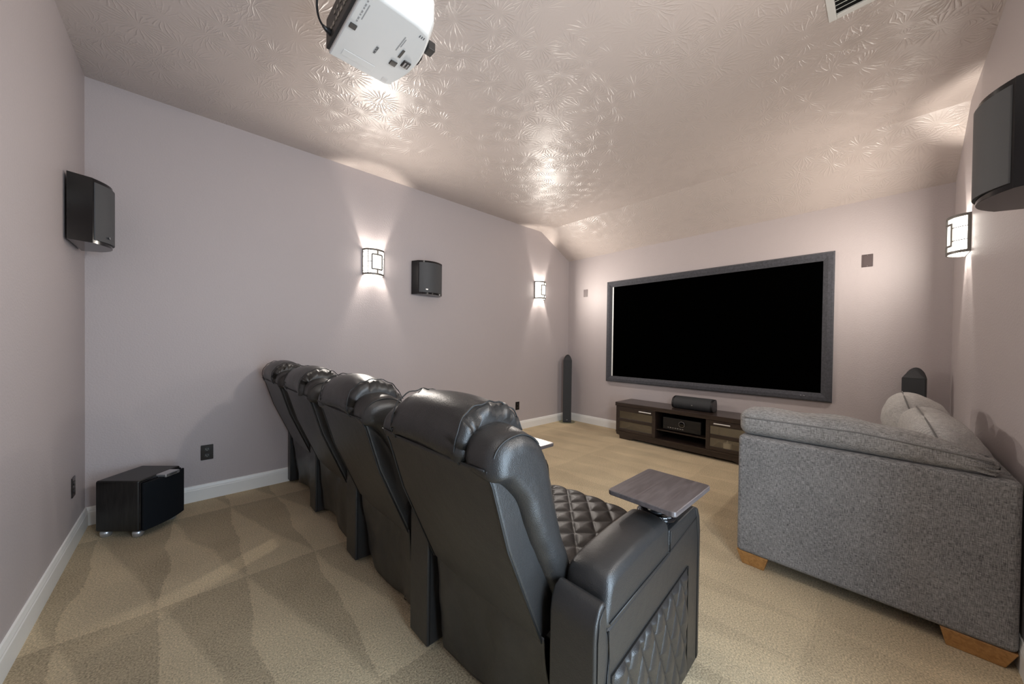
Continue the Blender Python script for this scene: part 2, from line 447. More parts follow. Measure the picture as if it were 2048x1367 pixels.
# baseboards: moulded profile
BP = [(0, 0), (.015, 0), (.015, .088), (.0125, .094), (.0125, .100), (.009, .112), (.007, .120), (0, .122)]
def baseboard(name, p0, p1, nrm):
    p0, p1, nrm = Vector(p0), Vector(p1), Vector(nrm)
    mb = MB(); mb.loft([[tuple(p+nrm*d+Vector((0, 0, z))) for d, z in BP] for p in (p0, p1)])
    return struct(mb.build(name, 'trim'))
baseboard('baseboard_left', (XB, YL, 0), (XS, YL, 0), (0, -1, 0))
baseboard('baseboard_back', (XB, YR, 0), (XB, YL, 0), (1, 0, 0))
baseboard('baseboard_front', (XS, YR, 0), (XS, YL, 0), (-1, 0, 0))
b1 = MB()
for a, b in ((XB, DX0-.07), (DX1+.07, XS)):
    b1.loft([[(x, YR+d*.65, z) for d, z in BP] for x in (a, b)])
struct(b1.build('baseboard_right', 'trim'))

# ------------------------------------------------------------------ theatre recliners
AX0, ROW = .70, math.radians(1.3)
def row_pt(y): return (AX0-math.tan(ROW)*(y-1.3), y)
CUSH = spline([(-.195, .930), (-.203, .975), (-.186, 1.014), (-.145, 1.037), (-.085, 1.040), (-.030, 1.012), (.006, .955), (.028, .880), (.052, .790), (.090, .680), (.140, .570),
               (.172, .490), (.150, .430), (.105, .440), (.060, .520), (.000, .630), (-.055, .740), (-.100, .840), (-.150, .905)], 110)
HEAD = spline([(-.208, .945), (-.218, .985), (-.202, 1.035), (-.155, 1.072), (-.085, 1.078), (-.018, 1.048), (.026, .985), (.042, .915), (.010, .872), (-.060, .880), (-.150, .905)], 72)
PAN = [(.012, .405), (-.125, .720), (-.180, .900), (-.202, .945), (-.115, .962), (-.062, .890), (.000, .740), (.110, .430)]

def diamond(u, v, k, amp):
    a = abs(math.sin(PI*(u+v)*k)); b = abs(math.sin(PI*(u-v)*k))
    return amp*(min(a, b)+1e-6)**.45

def armrest(t, yc, w, outer=False, name='armrest'):
    y0, y1 = yc-w/2, yc+w/2
    prof = [(0, .02), (0, .53), (.006, .565), (.02, .592), (.04, .602), (.056, .596), (.06, .56), (.06, .52), (.455, .555), (.455, .632), (.69, .636), (.735, .618), (.755, .58), (.765, .52), (.765, .03), (.755, .02)]
    body = MB().prism(prof, y0, y1).build(name, 'leather', t, bevel=.011, seg=3, angle=25)
    # the soft pad between rear block and console
    poly = spline([(.066, .512), (.064, .590), (.085, .632), (.16, .650), (.30, .662), (.42, .664), (.452, .655), (.458, .62), (.455, .548), (.26, .515)], 64)
    MB().loft(yloft(poly, y0+.001, y1-.001, .022, crown=lambda q, x, z: .014*(1-q*q) if z > .58 else 0)).build('arm_pad', 'leather', body, smooth=True)
    # stitched seams
    sm = MB()
    for yy in (y0-.001, y1+.001):
        sm.tube([(.07, yy, .535), (.26, yy, .548), (.452, yy, .560), (.60, yy, .575), (.71, yy, .590)], .0022, 6)
        sm.tube([(.012, yy, .03), (.012, yy, .52), (.02, yy, .57), (.045, yy, .592)], .0018, 6)
        sm.tube([(.458, yy, .562), (.458, yy, .63)], .0018, 6)
        sm.tube([(.735, yy, .03), (.735, yy, .50), (.712, yy, .588), (.70, yy, .628)], .0018, 6)
    sm.build('seam', 'thread', body, smooth=True)
    # console plate with cup holder
    MB().prism(rect(.165, w-.03, .02, 5, .545, yc), .630, .641, 'Z').build('console_plate', 'gloss_black', body, bevel=.003)
    cup = MB(); mt = Matrix.Translation((.512, yc, .640))
    cup.lathe([(.044, .0), (.066, .0), (.066, .012), (.061, .016), (.051, .014), (.046, .004), (.001, .003)], 44, mt)
    cup.build('cup_holder', 'gloss_black', body, smooth=True)
    bt = MB()
    for k in range(9):
        a = math.radians(112+17*k)
        bt.box(-.0068, .0068, -.0042, .0042, 0, .003, Matrix.Translation((.512+.0565*math.cos(a), yc+.0565*math.sin(a), .6545)) @ Matrix.Rotation(a+PI/2, 4, 'Z'))
    bt.build('control_buttons', 'button', body)
    if outer:                                                        # quilted panel on the free side
        W0, W1, Z0, Z1 = .085, .620, .045, .432
        def fn(u, v):
            top = .388+(Z1-.388)*u
            x = W0+(W1-W0)*u; z = Z0+(top-Z0)*v
            e = min(1, min(u, 1-u)*28)*min(1, min(v, 1-v)*28)
            h = diamond(x/.042, z/.088, .5, .013)*e
            return (x, y0-.0005-h, z)
        MB().grid(fn, 150, 110).build('quilted_panel', 'quilt', body, smooth=True)
        s2 = MB()
        s2.tube([(W1+.006, y0-.002, Z0), (W1+.006, y0-.002, Z1+.006), (W0-.004, y0-.002, .394), (W0-.004, y0-.002, Z0)], .0022, 6)
        ear = [(.062, y0-.002, .52), (.066, y0-.002, .44), (.058, y0-.002, .39), (.035, y0-.002, .36), (.012, y0-.002, .352)]
        s2.tube(ear, .0025, 6)
        s2.build('topstitch', 'thread', body, smooth=True)
    return body

def recliner(yc, label, arms, seed):
    x0, _ = row_pt(yc)
    t = thing('recliner', label, 'recliner', (x0, yc, 0), ROW, 'row of black leather theatre recliners')
    # rear shell of the backrest
    pan = MB()
    hw = .278
    rings = []
    for y in (-hw, -hw*.5, 0, hw*.5, hw): rings.append([(x-.010*(1-(y/hw)**2)*(1 if i < 4 else 0), y, z) for i, (x, z) in enumerate(PAN)])
    pan.loft(rings).build('back_panel', 'leather', t, bevel=.012, seg=3, angle=20)
    # front cushion with side bolsters that wrap over the top as shoulders
    for sgn in (-1, 1):
        a, b = (sgn*.170, sgn*.312) if sgn > 0 else (sgn*.312, sgn*.170)
        MB().loft(yloft(CUSH, a, b, .046, nmid=10, crown=lambda q, x, z, sgn=sgn: -.022*(q*sgn+1)*.5*max(0, min(1, (z-.85)/.12)), fold=.004, foldlen=.05, foldn=9, seed=seed+sgn, spine=[(-.12, .97), (-.04, .86), (.02, .72), (.085, .57), (.125, .48)])).build('side_bolster', 'leather', t, smooth=True)
    def fn(u, v):
        y = -.205+.41*u
        pt = [(-.02, .93), (.012, .85), (.045, .75), (.09, .63), (.135, .535)]
        q = v*4; i = min(3, int(q)); f = q-i
        x = pt[i][0]+(pt[i+1][0]-pt[i][0])*f; z = pt[i][1]+(pt[i+1][1]-pt[i][1])*f
        h = diamond(y/.09, z/.09, .5, .016)
        return (x+h-.01, y, z+h*.3)
    MB().grid(fn, 60, 60).build('backrest_cushion', 'quilt', t, smooth=True)
    # headrest roll with gathered ends
    hd = MB().loft(yloft(HEAD, -.196, .200, .030, nmid=26, crown=lambda q, x, z: (.024*(1-q*q)-.006)*max(0, min(1, (z-.92)/.06)), spine=[(-.14, .98), (-.03, .965)], fold=.024, foldlen=.05, foldn=22, seed=seed*1.7)).build('headrest', 'leather', t, smooth=True)
    for y in (-.176, .180):
        sc_ = .0022
        line = [(x, y+.004*math.sin(i*.55+seed), z+(.006 if z > .95 else 0)+.0025*math.sin(i*1.3+seed)) for i, (x, z) in enumerate(inset(HEAD, -.002)) if z > .93 and x < .03]
        k0 = max(range(len(line)), key=lambda k: (math.dist(line[k], line[k-1]) if k else 0))
        if k0 and math.dist(line[k0], line[k0-1]) > .05: line = line[k0:]+line[:k0]
        MB().tube(line, .0022, 6).build('gathered_hem', 'thread', hd, smooth=True)
    # welts along the shell edges and shoulder seams
    w = MB()
    for s in (-1, 1):
        y = s*(hw+.001)
        w.tube([(.010, y, .41), (-.126, y, .722), (-.181, y, .902), (-.201, y, .945)], .003, 6)
        sh = [(x, z-.012) for x, z in inset(CUSH, .012) if z > .925 and x < -.02]
        w.tube([(x, s*.291, z) for x, z in sh], .0026, 6)
    w.tube([(-.206, y, .947-.004*(1-(y/.278)**2)) for y in [-.278+.556*k/16 for k in range(17)]], .0028, 6)
    w.build('piping', 'thread', t, smooth=True)
    # hanging skirt under the shell
    def sk(u, v):
        y = -.288+.545*u; top = .43; bot = .045+.02*math.sin(u*5+seed)
        z = top+(bot-top)*v
        x = .012+.045*v+.012*v*math.sin(u*9+seed*2)+.010*noise.noise(Vector((u*5+seed, v*3, 1)))
        return (x, y, z)
    sko = MB().grid(sk, 40, 24).build('back_skirt', 'leather', t, smooth=True)
    sd = sko.modifiers.new('thick', 'SOLIDIFY'); sd.thickness = .004
    # dark frame under the seat
    fr = MB().box(.10, .70, -.29, .29, .035, .12); fr.box(.085, .11, -.29, .29, .035, .36)
    fr.build('base_frame', 'cloth_black', t, bevel=.004)
    rg = MB().tube([(.062+.013*math.cos(a), -.17, .048+.013*math.sin(a)) for a in [k*PI/7 for k in range(14)]], .002, 6, closed=True)
    rg.build('skirt_hook', 'black_plastic', t, smooth=True)
    # quilted seat and footrest front
    sp = spline([(.14, .36), (.15, .46), (.22, .485), (.45, .492), (.70, .488), (.785, .470), (.815, .425), (.812, .33), (.76, .30), (.4, .30), (.2, .30)], 60)
    so = MB().loft(yloft(sp, -.308, .308, .03)).build('seat_cushion', 'leather', t, smooth=True)
    def sq(u, v):
        x = .16+.62*u; y = -.285+.57*v
        e = min(1, min(u, 1-u)*14)*min(1, min(v, 1-v)*14)
        drop = .03*max(0, (u-.86)/.14)**2
        return (x, y, .486+.022*math.sin(PI*v)**.6*e-drop+diamond(x/.066, y/.056, .5, .011)*e)
    MB().grid(sq, 110, 110).build('quilted_top', 'quilt', so, smooth=True)
    MB().prism(spline([(.77, .06), (.765, .30), (.80, .40), (.835, .39), (.845, .30), (.845, .10), (.83, .05)], 40), -.305, .305).build('footrest', 'leather', t, bevel=.02, seg=3, angle=60)
    for (yy, ww, outer) in arms: armrest(t, yy-yc, ww, outer)
    return t

REC = [(.9195, 'nearest black leather recliner, its quilted right armrest carrying the grey brown tray', ((.5355, .141, True), (1.3035, .141, False)), 1.0),
       (1.687, 'second nearest black leather recliner, its right armrest hidden by the nearest seat', ((2.0705, .141, False),), 2.3),
       (2.453, 'third black leather recliner back along the row, between the second and the wall seat', ((2.8355, .141, False),), 3.9),
       (3.219, 'farthest black leather recliner, pushed up against the wall with the outlet', ((3.567, .074, False),), 5.2)]
for r in REC: recliner(*r)

# ------------------------------------------------------------------ swivel trays held in the cup holders
def tray(cx, cy, ax, ay, label):
    t = thing('swivel_tray', label, 'tray table', (ax, ay, .655), 0, 'tray tables on the recliner arms')
    MB().prism(rect(.320, .238, .014, 5, cx-ax, cy-ay), .060, .078, 'Z').build('table_top', 'traywood', t, bevel=.004, seg=3)
    p = MB(); p.lathe([(.030, .0), (.030, .006), (.010, .010), (.010, .052), (.040, .056), (.040, .060)], 28)
    p.build('post', 'black_plastic', t, smooth=True)
    return t
tray(1.257, .547, AX0+.0175+.512, .5355+.012, 'grey brown wooden swivel tray on the nearest recliner armrest')
tray(1.245, 1.288, AX0+.512, 1.3035+.0115, 'pale shining swivel tray peeking out behind the nearest recliner backrest')

# ------------------------------------------------------------------ grey sofa along the right wall
SX, SY0, SY1 = 2.338, YR+.011, .568
t = thing('sofa', 'grey fabric sofa on oak feet against the right wall, its back towards the recliners', 'sofa', (SX, .10, 0), 0)
ox, oy = SX, .10
sy0, sy1 = SY0-oy, SY1-oy
def soft(x0, x1, y0, y1, z0, z1, r, name, m, parent, bulge=0, seed=0, n=18):
    """cushion-like box: rounded rectangle section lofted along y"""
    poly = spline(rect(x1-x0, z1-z0, r, 6, (x0+x1)/2, (z0+z1)/2), 72)
    cx, cz = (x0+x1)/2, (z0+z1)/2
    rings = yloft(poly, y0, y1, min(r, (y1-y0)*.3), nmid=n, seed=seed)
    if bulge:
        rr = []
        for ring in rings:
            rr.append([])
            for (x, y, z) in ring:
                q = (y-(y0+y1)/2)/((y1-y0)/2); k = 1+bulge*(1-q*q)
                rr[-1].append((cx+(x-cx)*k, y, cz+(z-cz)*k))
        rings = rr
    return MB().loft(rings).build(name, m, parent, smooth=True)
MB().box(0, .13, sy0, sy1, .068, .738).build('back_panel', 'sofa', t, bevel=.022, seg=4)
MB().box(.13, 1.55, sy0, sy0+.15, .068, .738).build('side_panel', 'sofa', t, bevel=.022, seg=4)
MB().box(.135, 1.55, sy0+.152, sy1-.01, .068, .30).build('base', 'sofa', t, bevel=.012, seg=3)
MB().box(1.552, 1.69, sy0, sy1, .068, .60).build('arm', 'sofa', t, bevel=.03, seg=4)
soft(.30, 1.545, sy0+.33, sy1-.005, .305, .45, .05, 'seat_cushion', 'sofa_pad', t, seed=3)
# loose back cushion that stands above the panel
def pad_shape():
    poly = spline(rect(.205, .150, .055, 6, .108, .075), 80); y0, y1 = sy0+.052, sy1+.002; rings = []
    for ring in yloft(poly, y0, y1, .05, nmid=34, seed=7):
        rr = []
        for (x, y, z) in ring:
            q = (y-y0)/(y1-y0)                                     # 0 at the wall end
            k = .52+.48*min(1, q/.45)**.8
            pin = math.exp(-(q/.06)**2)
            zz = z*k*(1-.25*pin)+.004*math.sin(y*23)*(z/.15)+pin*.010*math.sin(z*160)
            xs = .006+(x-.006)*(.5+.5*min(1, q/.5))
            rr.append((xs+pin*.008*math.sin(z*190), y, .7405+zz))
        rings.append(rr)
    return MB().loft(rings)
bc = pad_shape().build('back_cushion', 'sofa_pad', t, smooth=True)
bp_ = MB()
bp_.tube([(.0065, sy0+.07+(sy1-sy0-.10)*k/24, .7405+.104*(.52+.48*min(1, (k/24*.92+.03)/.45)**.8)) for k in range(25)], .0042, 8)
bp_.build('piping', 'welt', bc, smooth=True)
MB().box(.03, .045, sy0+.02, sy1-.02, .7385, .7415).build('top_seam', 'welt', t)
for (x, y, sx, sy) in ((0, sy0, 1, 1), (0, sy1, 1, -1), (1.64, sy0, -1, 1), (1.64, sy1, -1, -1)):
    L_ = .150 if y == sy1 else .195
    MB().prism([(y, .0701), (y+sy*L_, .0701), (y+sy*(L_-.018), 0.0), (y+sy*.03, 0.0)], x+sx*.006, x+sx*.07, 'X').build('foot', 'oak', t, bevel=.003)
# cushions slumped along the right wall side
def blob(name, m, label, loc, size, rot, seed, squash, welt=True, ridge=0):
    tt = thing(name, label, 'cushion', loc, 0, 'cushions along the right side of the sofa')
    R = Matrix.Rotation(rot[2], 4, 'Z') @ Matrix.Rotation(rot[1], 4, 'Y') @ Matrix.Rotation(rot[0], 4, 'X')
    mb = MB(); a, b, c = [s/2 for s in size]; n = 44
    vs = []; fs = []
    def sgnp(v, p): return math.copysign(abs(v)**p, v)
    for j in range(n+1):
        ph = -PI/2+PI*j/n
        for i in range(2*n):
            th = 2*PI*i/(2*n)
            cx, cy = sgnp(math.cos(ph), squash[1])*sgnp(math.cos(th), squash[0]), sgnp(math.cos(ph), squash[1])*sgnp(math.sin(th), squash[0])
            cz = sgnp(math.sin(ph), .9)
            p = Vector((a*cx, b*cy, c*cz*(1-.25*max(abs(cx), abs(cy))**4)))
            w = noise.noise(Vector((p.x*5+seed, p.y*9, p.z*5)))*.014+noise.noise(Vector((p.x*16+seed, p.y*22, p.z*12)))*.006
            p += p.normalized()*w if p.length else Vector()
            vs.append(tuple(R @ p))
    for j in range(n):
        for i in range(2*n):
            fs.append((j*2*n+i, j*2*n+(i+1) % (2*n), (j+1)*2*n+(i+1) % (2*n), (j+1)*2*n+i))
    mb.add(vs, fs)
    body = mb.build('cushion_cover', m, tt, smooth=True)
    if welt:
        pts = [tuple(R @ Vector((a*1.018*sgnp(math.cos(q), squash[0]), b*1.018*sgnp(math.sin(q), squash[0]), 0))) for q in [2*PI*k/80 for k in range(80)]]
        MB().tube(pts, .0034, 6, closed=True).build('piping', 'welt', tt, smooth=True)
    return tt
blob('sofa_cushion', 'pillow', 'far plain light grey cushion, rounded and upright along the right wall', (3.26, -.160, .715), (.54, .53, .29), (math.radians(74), 0, 0), 2.0, (.5, .62))
blob('sofa_cushion', 'ribbed', 'near ribbed light grey cushion slumped against the right wall', (2.745, -.225, .700), (.56, .50, .26), (math.radians(68), math.radians(-2), math.radians(2)), 5.5, (.5, .65))

# ------------------------------------------------------------------ media console
KX0, KX1, KY0, KY1, KH = 4.23, XS-.02, .815, 2.455, .487
t = thing('media_console', 'low espresso wood media console with glass doors under the black screen', 'media console', ((KX0+KX1)/2, (KY0+KY1)/2, 0))
kx, ky = (KX0+KX1)/2, (KY0+KY1)/2
d0, d1, w0, w1 = KX0-kx, KX1-kx, KY0-ky, KY1-ky
MB().box(d0-.008, d1, w0-.008, w1+.008, .437, KH).build('top', 'espresso', t, bevel=.004)
cb = MB()
P1, P2 = 1.345-ky, 1.915-ky
for y in (w0, P1-.018, P2, w1-.018): cb.box(d0+.02, d1, y, y+.018, .085, .437)
cb.box(d1-.012, d1, w0, w1, .085, .437)
cb.box(d0+.0, d1, w0, w1, .085, .103)
cb.build('carcass', 'espresso', t)
MB().box(d0+.03, d1-.012, P1, P2, .205, .216).build('shelf', 'espresso', t)
base = MB().prism([(w0, .085), (w1, .085), (w1, .055), (w1-.045, .045), (w1-.05, 0.002), (w1-.20, 0.002), (w1-.26, .028), (w0+.26, .028), (w0+.20, 0.002), (w0+.05, 0.002), (w0+.045, .045), (w0, .055)], d0+.012, d0+.03, 'X')
base.box(d0+.05, d1, w0+.05, w0+.07, .002, .085).box(d0+.05, d1, w1-.07, w1-.05, .002, .085)
base.build('plinth', 'espresso', t, bevel=.003)
for (y0, y1) in ((P2+.002, w1-.002), (w0+.002, P1-.002)):
    d = MB(); X0, X1 = d0, d0+.02; z0, z1 = .105, .434
    rail = .042
    d.box(X0, X1, y0, y0+rail, z0, z1).box(X0, X1, y1-rail, y1, z0, z1)
    d.box(X0, X1, y0+rail, y1-rail, z0, z0+.04).box(X0, X1, y0+rail, y1-rail, z1-.062, z1).box(X0, X1, y0+rail, y1-rail, .240, .280)
    dd = d.build('door', 'espresso', t, bevel=.003)
    for (za, zb) in ((z0+.04, .240), (.280, z1-.062)):
        MB().box(X0+.009, X0+.012, y0+rail, y1-rail, za, zb).build('glass_pane', 'glass', dd)
    h = MB(); hy0, hy1 = (y0+.045, y0+.205) if y0 > 0 else (y1-.245, y1-.085)
    h.box(X0-.026, X0-.018, hy0, hy1, .398, .410).box(X0-.02, X0, hy0+.012, hy0+.020, .400, .408).box(X0-.02, X0, hy1-.020, hy1-.012, .400, .408)
    h.build('handle', 'bright_bar', dd, bevel=.002)
# receiver on the shelf
rx, ry, rz = KX0+.07, 1.632, .216
t = thing('av_receiver', 'black receiver with round volume knob on the console shelf', 'receiver', (rx+.15, ry, rz))
MB().box(-.145, .15, -.215, .215, .012, .155).build('body', 'black_plastic', t, bevel=.004)
f = MB().box(-.152, -.144, -.217, .217, .012, .157); fo = f.build('face_plate', 'black_plastic', t, bevel=.003)
MB().box(-.1535, -.1515, -.20, .20, .10, .102).box(-.1535, -.1515, -.20, .20, .060, .062).build('trim_line', 'black_plastic', fo)
kn = MB().lathe([(.036, 0), (.034, .016), (.030, .018), (.001, .017)], 36, Matrix.Translation((-.151, -.01, .098)) @ Matrix.Rotation(-PI/2, 4, 'Y')); kn.build('volume_knob', 'gloss_black', t, smooth=True)
rgn = MB().tube([(-.166, -.01+.033*math.cos(a), .098+.033*math.sin(a)) for a in [k*2*PI/32 for k in range(32)]], .0022, 6, closed=True); rgn.build('knob_ring', 'silver', t, smooth=True)
for k in range(7): MB().box(-.156, -.151, .15-.028*k-.008, .15-.028*k+.008, .036, .043).build('button', 'button', t)
for yy in (-.17, .17): MB().lathe([(.020, 0), (.018, .0125)], 20, Matrix.Translation((-.09, yy, 0))).build('foot', 'black_plastic', t)
# white bottle behind the right glass door
t = thing('pump_bottle', 'small white bottle behind the lower pane of the right console door', 'bottle', (KX0+.060, 1.14, .103))
MB().prism(rect(.075, .075, .018, 5), 0, .098, 'Z').build('body', 'soap', t, bevel=.006)
MB().lathe([(.016, .098), (.014, .108), (.007, .111), (.006, .126), (.010, .129), (.004, .134)], 20).build('pump', 'soap', t, smooth=True)
# centre speaker
t = thing('centre_speaker', 'dark grey rounded centre speaker lying on the media console', 'speaker', (4.44, 1.545, KH))
prof = spline([(-.055, .004), (-.085, .030), (-.092, .070), (-.070, .115), (-.020, .140), (.050, .142), (.080, .10), (.080, .004), (0, .0)], 48)
for name, y0, y1, k, m in (('grille', -.205, .205, 1, 'grille'), ('end_cap', -.228, -.205, .985, 'black_plastic'), ('end_cap', .205, .228, .985, 'black_plastic')):
    MB().prism([(x*k, .07+(z-.07)*k) for x, z in prof], y0, y1).build(name, m, t, bevel=.005, seg=3, angle=50)
MB().prism(rect(.016, .008, .003, 3, -.01, .062), -.0945, -.0925, 'X').build('badge', 'silver', t)
MB().box(-.05, .07, -.20, .20, .0, .004).build('base_strip', 'black_plastic', t)

# ------------------------------------------------------------------ projection screen
PX = XS-.042
FY0, FY1, FZ0, FZ1, FW = .339, 2.870, .707, 2.202, .085
t = thing('projection_screen', 'large black projection screen in a charcoal frame on the far wall', 'screen', (XS, (FY0+FY1)/2, FZ0))
cy = (FY0+FY1)/2; a0, a1, b0, b1 = FY0-cy, FY1-cy, 0, FZ1-FZ0
fr = MB()
def bar(p, q, r_, s_):
    """mitred bar: outer edge p-q, inner edge r-s, bevelled face"""
    vs = []
    for (yy, zz) in (p, q, s_, r_):
        vs.append((-.003, yy, zz))
    mid = lambda a, b, k: (a[0]+(b[0]-a[0])*k, a[1]+(b[1]-a[1])*k)
    rows = [[(-.003, *p), (-.030, *p), (-.042, *mid(p, r_, .14)), (-.042, *mid(p, r_, .55)), (-.024, *r_), (-.003, *r_)],
            [(-.003, *q), (-.030, *q), (-.042, *mid(q, s_, .14)), (-.042, *mid(q, s_, .55)), (-.024, *s_), (-.003, *s_)]]
    fr.loft(rows)
O = [(a0, b0), (a1, b0), (a1, b1), (a0, b1)]; I = [(a0+FW, b0+FW), (a1-FW, b0+FW), (a1-FW, b1-FW), (a0+FW, b1-FW)]
for k in range(4): bar(O[k], O[(k+1) % 4], I[k], I[(k+1) % 4])
fo = fr.build('frame', 'velvet', t)
lg = MB()
lp = [(math.cos(k*.55)*(.004+.0016*k), math.sin(k*.55)*(.002+.0010*k)) for k in range(14)]
lg.tube([(-.0405, a0+.19+x, b0+.038+z) for x, z in lp], .0016, 5)
lg.tube([(-.0405, a0+.225+.018*math.cos(q), b0+.040+.012*math.sin(q*2)) for q in [k*2*PI/24 for k in range(24)]], .0014, 5)
lg.build('emblem', 'silver', fo)
MB().box(-.020, -.016, a0+FW-.005, a1-FW-.022, b0+FW-.005, b1-FW+.005).build('screen_surface', 'screen', t)
MB().box(-.0195, -.0155, a1-FW-.0218, a1-FW+.004, b0+FW-.004, b1-FW+.004).build('exposed_edge', 'white', t)['label'] = 'thin white strip of bare screen'

# ------------------------------------------------------------------ tower speakers
def tower(x, y, rz, label):
    t = thing('tower_speaker', label, 'speaker', (x, y, 0), rz, 'tower speakers beside the screen')
    b = MB().lathe([(.128, 0), (.130, .004), (.128, .009), (.001, .010)], 48); b.build('base_plate', 'clear', t, smooth=True)
    w = .067
    plan = [(-.055, -w), (-.055, w), (0, w)]+[(.062*math.sin(a), w*math.cos(a)) for a in [k*PI/16 for k in range(1, 16)]]+[(0, -w)]
    def top(xx, yy): return 1.005+.085*max(0, min(1, (xx+.055)/.085))**.8 - .075*(yy/w)**2*max(0, min(1, (xx+.055)/.08))
    rings = [[(xx, yy, .011) for xx, yy in plan], [(xx, yy, 1.0) for xx, yy in plan]]
    N_ = len(plan)
    mb = MB(); mb.loft(rings, cap=False)
    mb.loft([[(xx, yy, 1.0) for xx, yy in plan]]+[[(xx*k+(-.0)*(1-k), yy*k, 1.0+(top(xx*k, yy*k)-1.0)*min(1, (1-k)*14)) for xx, yy in plan] for k in (.98, .95, .9, .75, .5, .25, .02)], cap=True)
    mb.add([(xx, yy, .011) for xx, yy in plan], [tuple(range(N_))])
    mb.build('cabinet', 'grille', t, smooth=False, bevel=.003)
    MB().box(-.0585, -.0555, -w+.004, w-.004, .03, .996).build('front_grille', 'grille', t, bevel=.001)
    MB().box(-.060, -.0575, -.012, .012, .045, .050).build('badge', 'silver', t)
    return t
tower(4.475, 3.475, math.radians(38), 'slim black tower speaker on a glass base in the far left corner')
tower(4.50, -.185, math.radians(-10), 'black tower speaker behind the sofa, right of the screen')

# ------------------------------------------------------------------ subwoofer
P0, P1_ = Vector((-.427, 3.338, 0)), Vector((-.203, 3.142, 0))
ex = (P1_-P0).normalized(); ang = math.atan2(ex.y, ex.x)
t = thing('subwoofer', 'black boxy subwoofer with silver grille clip on the carpet in the left corner', 'subwoofer', (*(P0+ex*.15).xy, 0), ang)
# local x runs along the left face (towards the front), y to the back side
D, W = .262, .288
MB().prism(rect(D, W, .012, 4, -.15+D/2, W/2), .042, .362, 'Z').build('cabinet', 'ash', t, bevel=.012, seg=3)
def subf(z0, z1, name, m, x0, bul, inset_=.006):
    n = 12; pl = [(x0, inset_)]+[(x0+.014+bul*(1-((k/n)*2-1)**2), inset_+(W-2*inset_)*k/n) for k in range(n+1)]+[(x0, W-inset_)]
    return MB().prism(pl, z0, z1, 'Z').build(name, m, t, bevel=.003)
subf(.046, .350, 'baffle', 'gloss_black', -.15+D-.004, .0)
subf(.046, .346, 'front_grille', 'sub_grille', -.15+D+.016, .022)
cl = MB().box(-.15+D-.006, -.15+D+.062, .115, .215, .340, .362); clo = cl.build('silver_clip', 'silver', t, bevel=.006, seg=3)
MB().prism(rect(.05, .010, .004, 4, .165, .351), -.15+D+.062, -.15+D+.0632, 'X').build('badge', 'dark_print', clo)
for (a, b) in ((-.118, .034), (.078, .034), (-.118, W-.034), (.078, W-.034)):
    MB().lathe([(.022, 0), (.027, .012), (.028, .030), (.020, .0425)], 24, Matrix.Translation((a, b, 0))).build('foot', 'silver', t, smooth=True)

# ------------------------------------------------------------------ surround speakers on the walls
def surround(loc, rz, label):
    """local +x comes out of the wall, y along it; origin at the bottom on the wall"""
    t = thing('surround_speaker', label, 'speaker', loc, rz, 'surround speakers on the walls')
    hw, H, D1, D2 = .185, .372, .105, .165
    n = 16
    curve = [(D1+(D2-D1)*(1-(-1+2*k/n)**2), (-1+2*k/n)*.148) for k in range(n+1)]
    plan = [(.012, -hw)]+curve+[(.012, hw)]
    MB().prism([(0.012, -hw), (D1-.004, -.150), *[(x-.005, y) for x, y in curve], (D1-.004, .150), (.012, hw)], 0, H, 'Z').build('cabinet', 'gloss_black', t, bevel=.006, seg=3, angle=35)
    g = [(x+.004, y*.965) for x, y in curve]
    MB().prism([(D1-.01, -.140)]+g+[(D1-.01, .140)], .020, H-.020, 'Z').build('front_grille', 'light_grille', t, bevel=.002)
    MB().prism(rect(.034, .012, .0055, 5, -.07, .052), D1+.052, D1+.0535, 'X').build('badge', 'silver', t)
    MB().box(-.002, .014, -.10, .10, .10, .28).build('wall_bracket', 'black_plastic', t)
    return t
surround((2.005, YL, 1.792), -PI/2, 'black surround speaker between the two sconces on the left wall')
surround((XB, 3.262, 1.800), 0, 'glossy black surround speaker near the corner above the subwoofer')
surround((2.175, YR, 1.792), PI/2, 'big dark surround speaker cut by the right picture edge, beside a sconce')

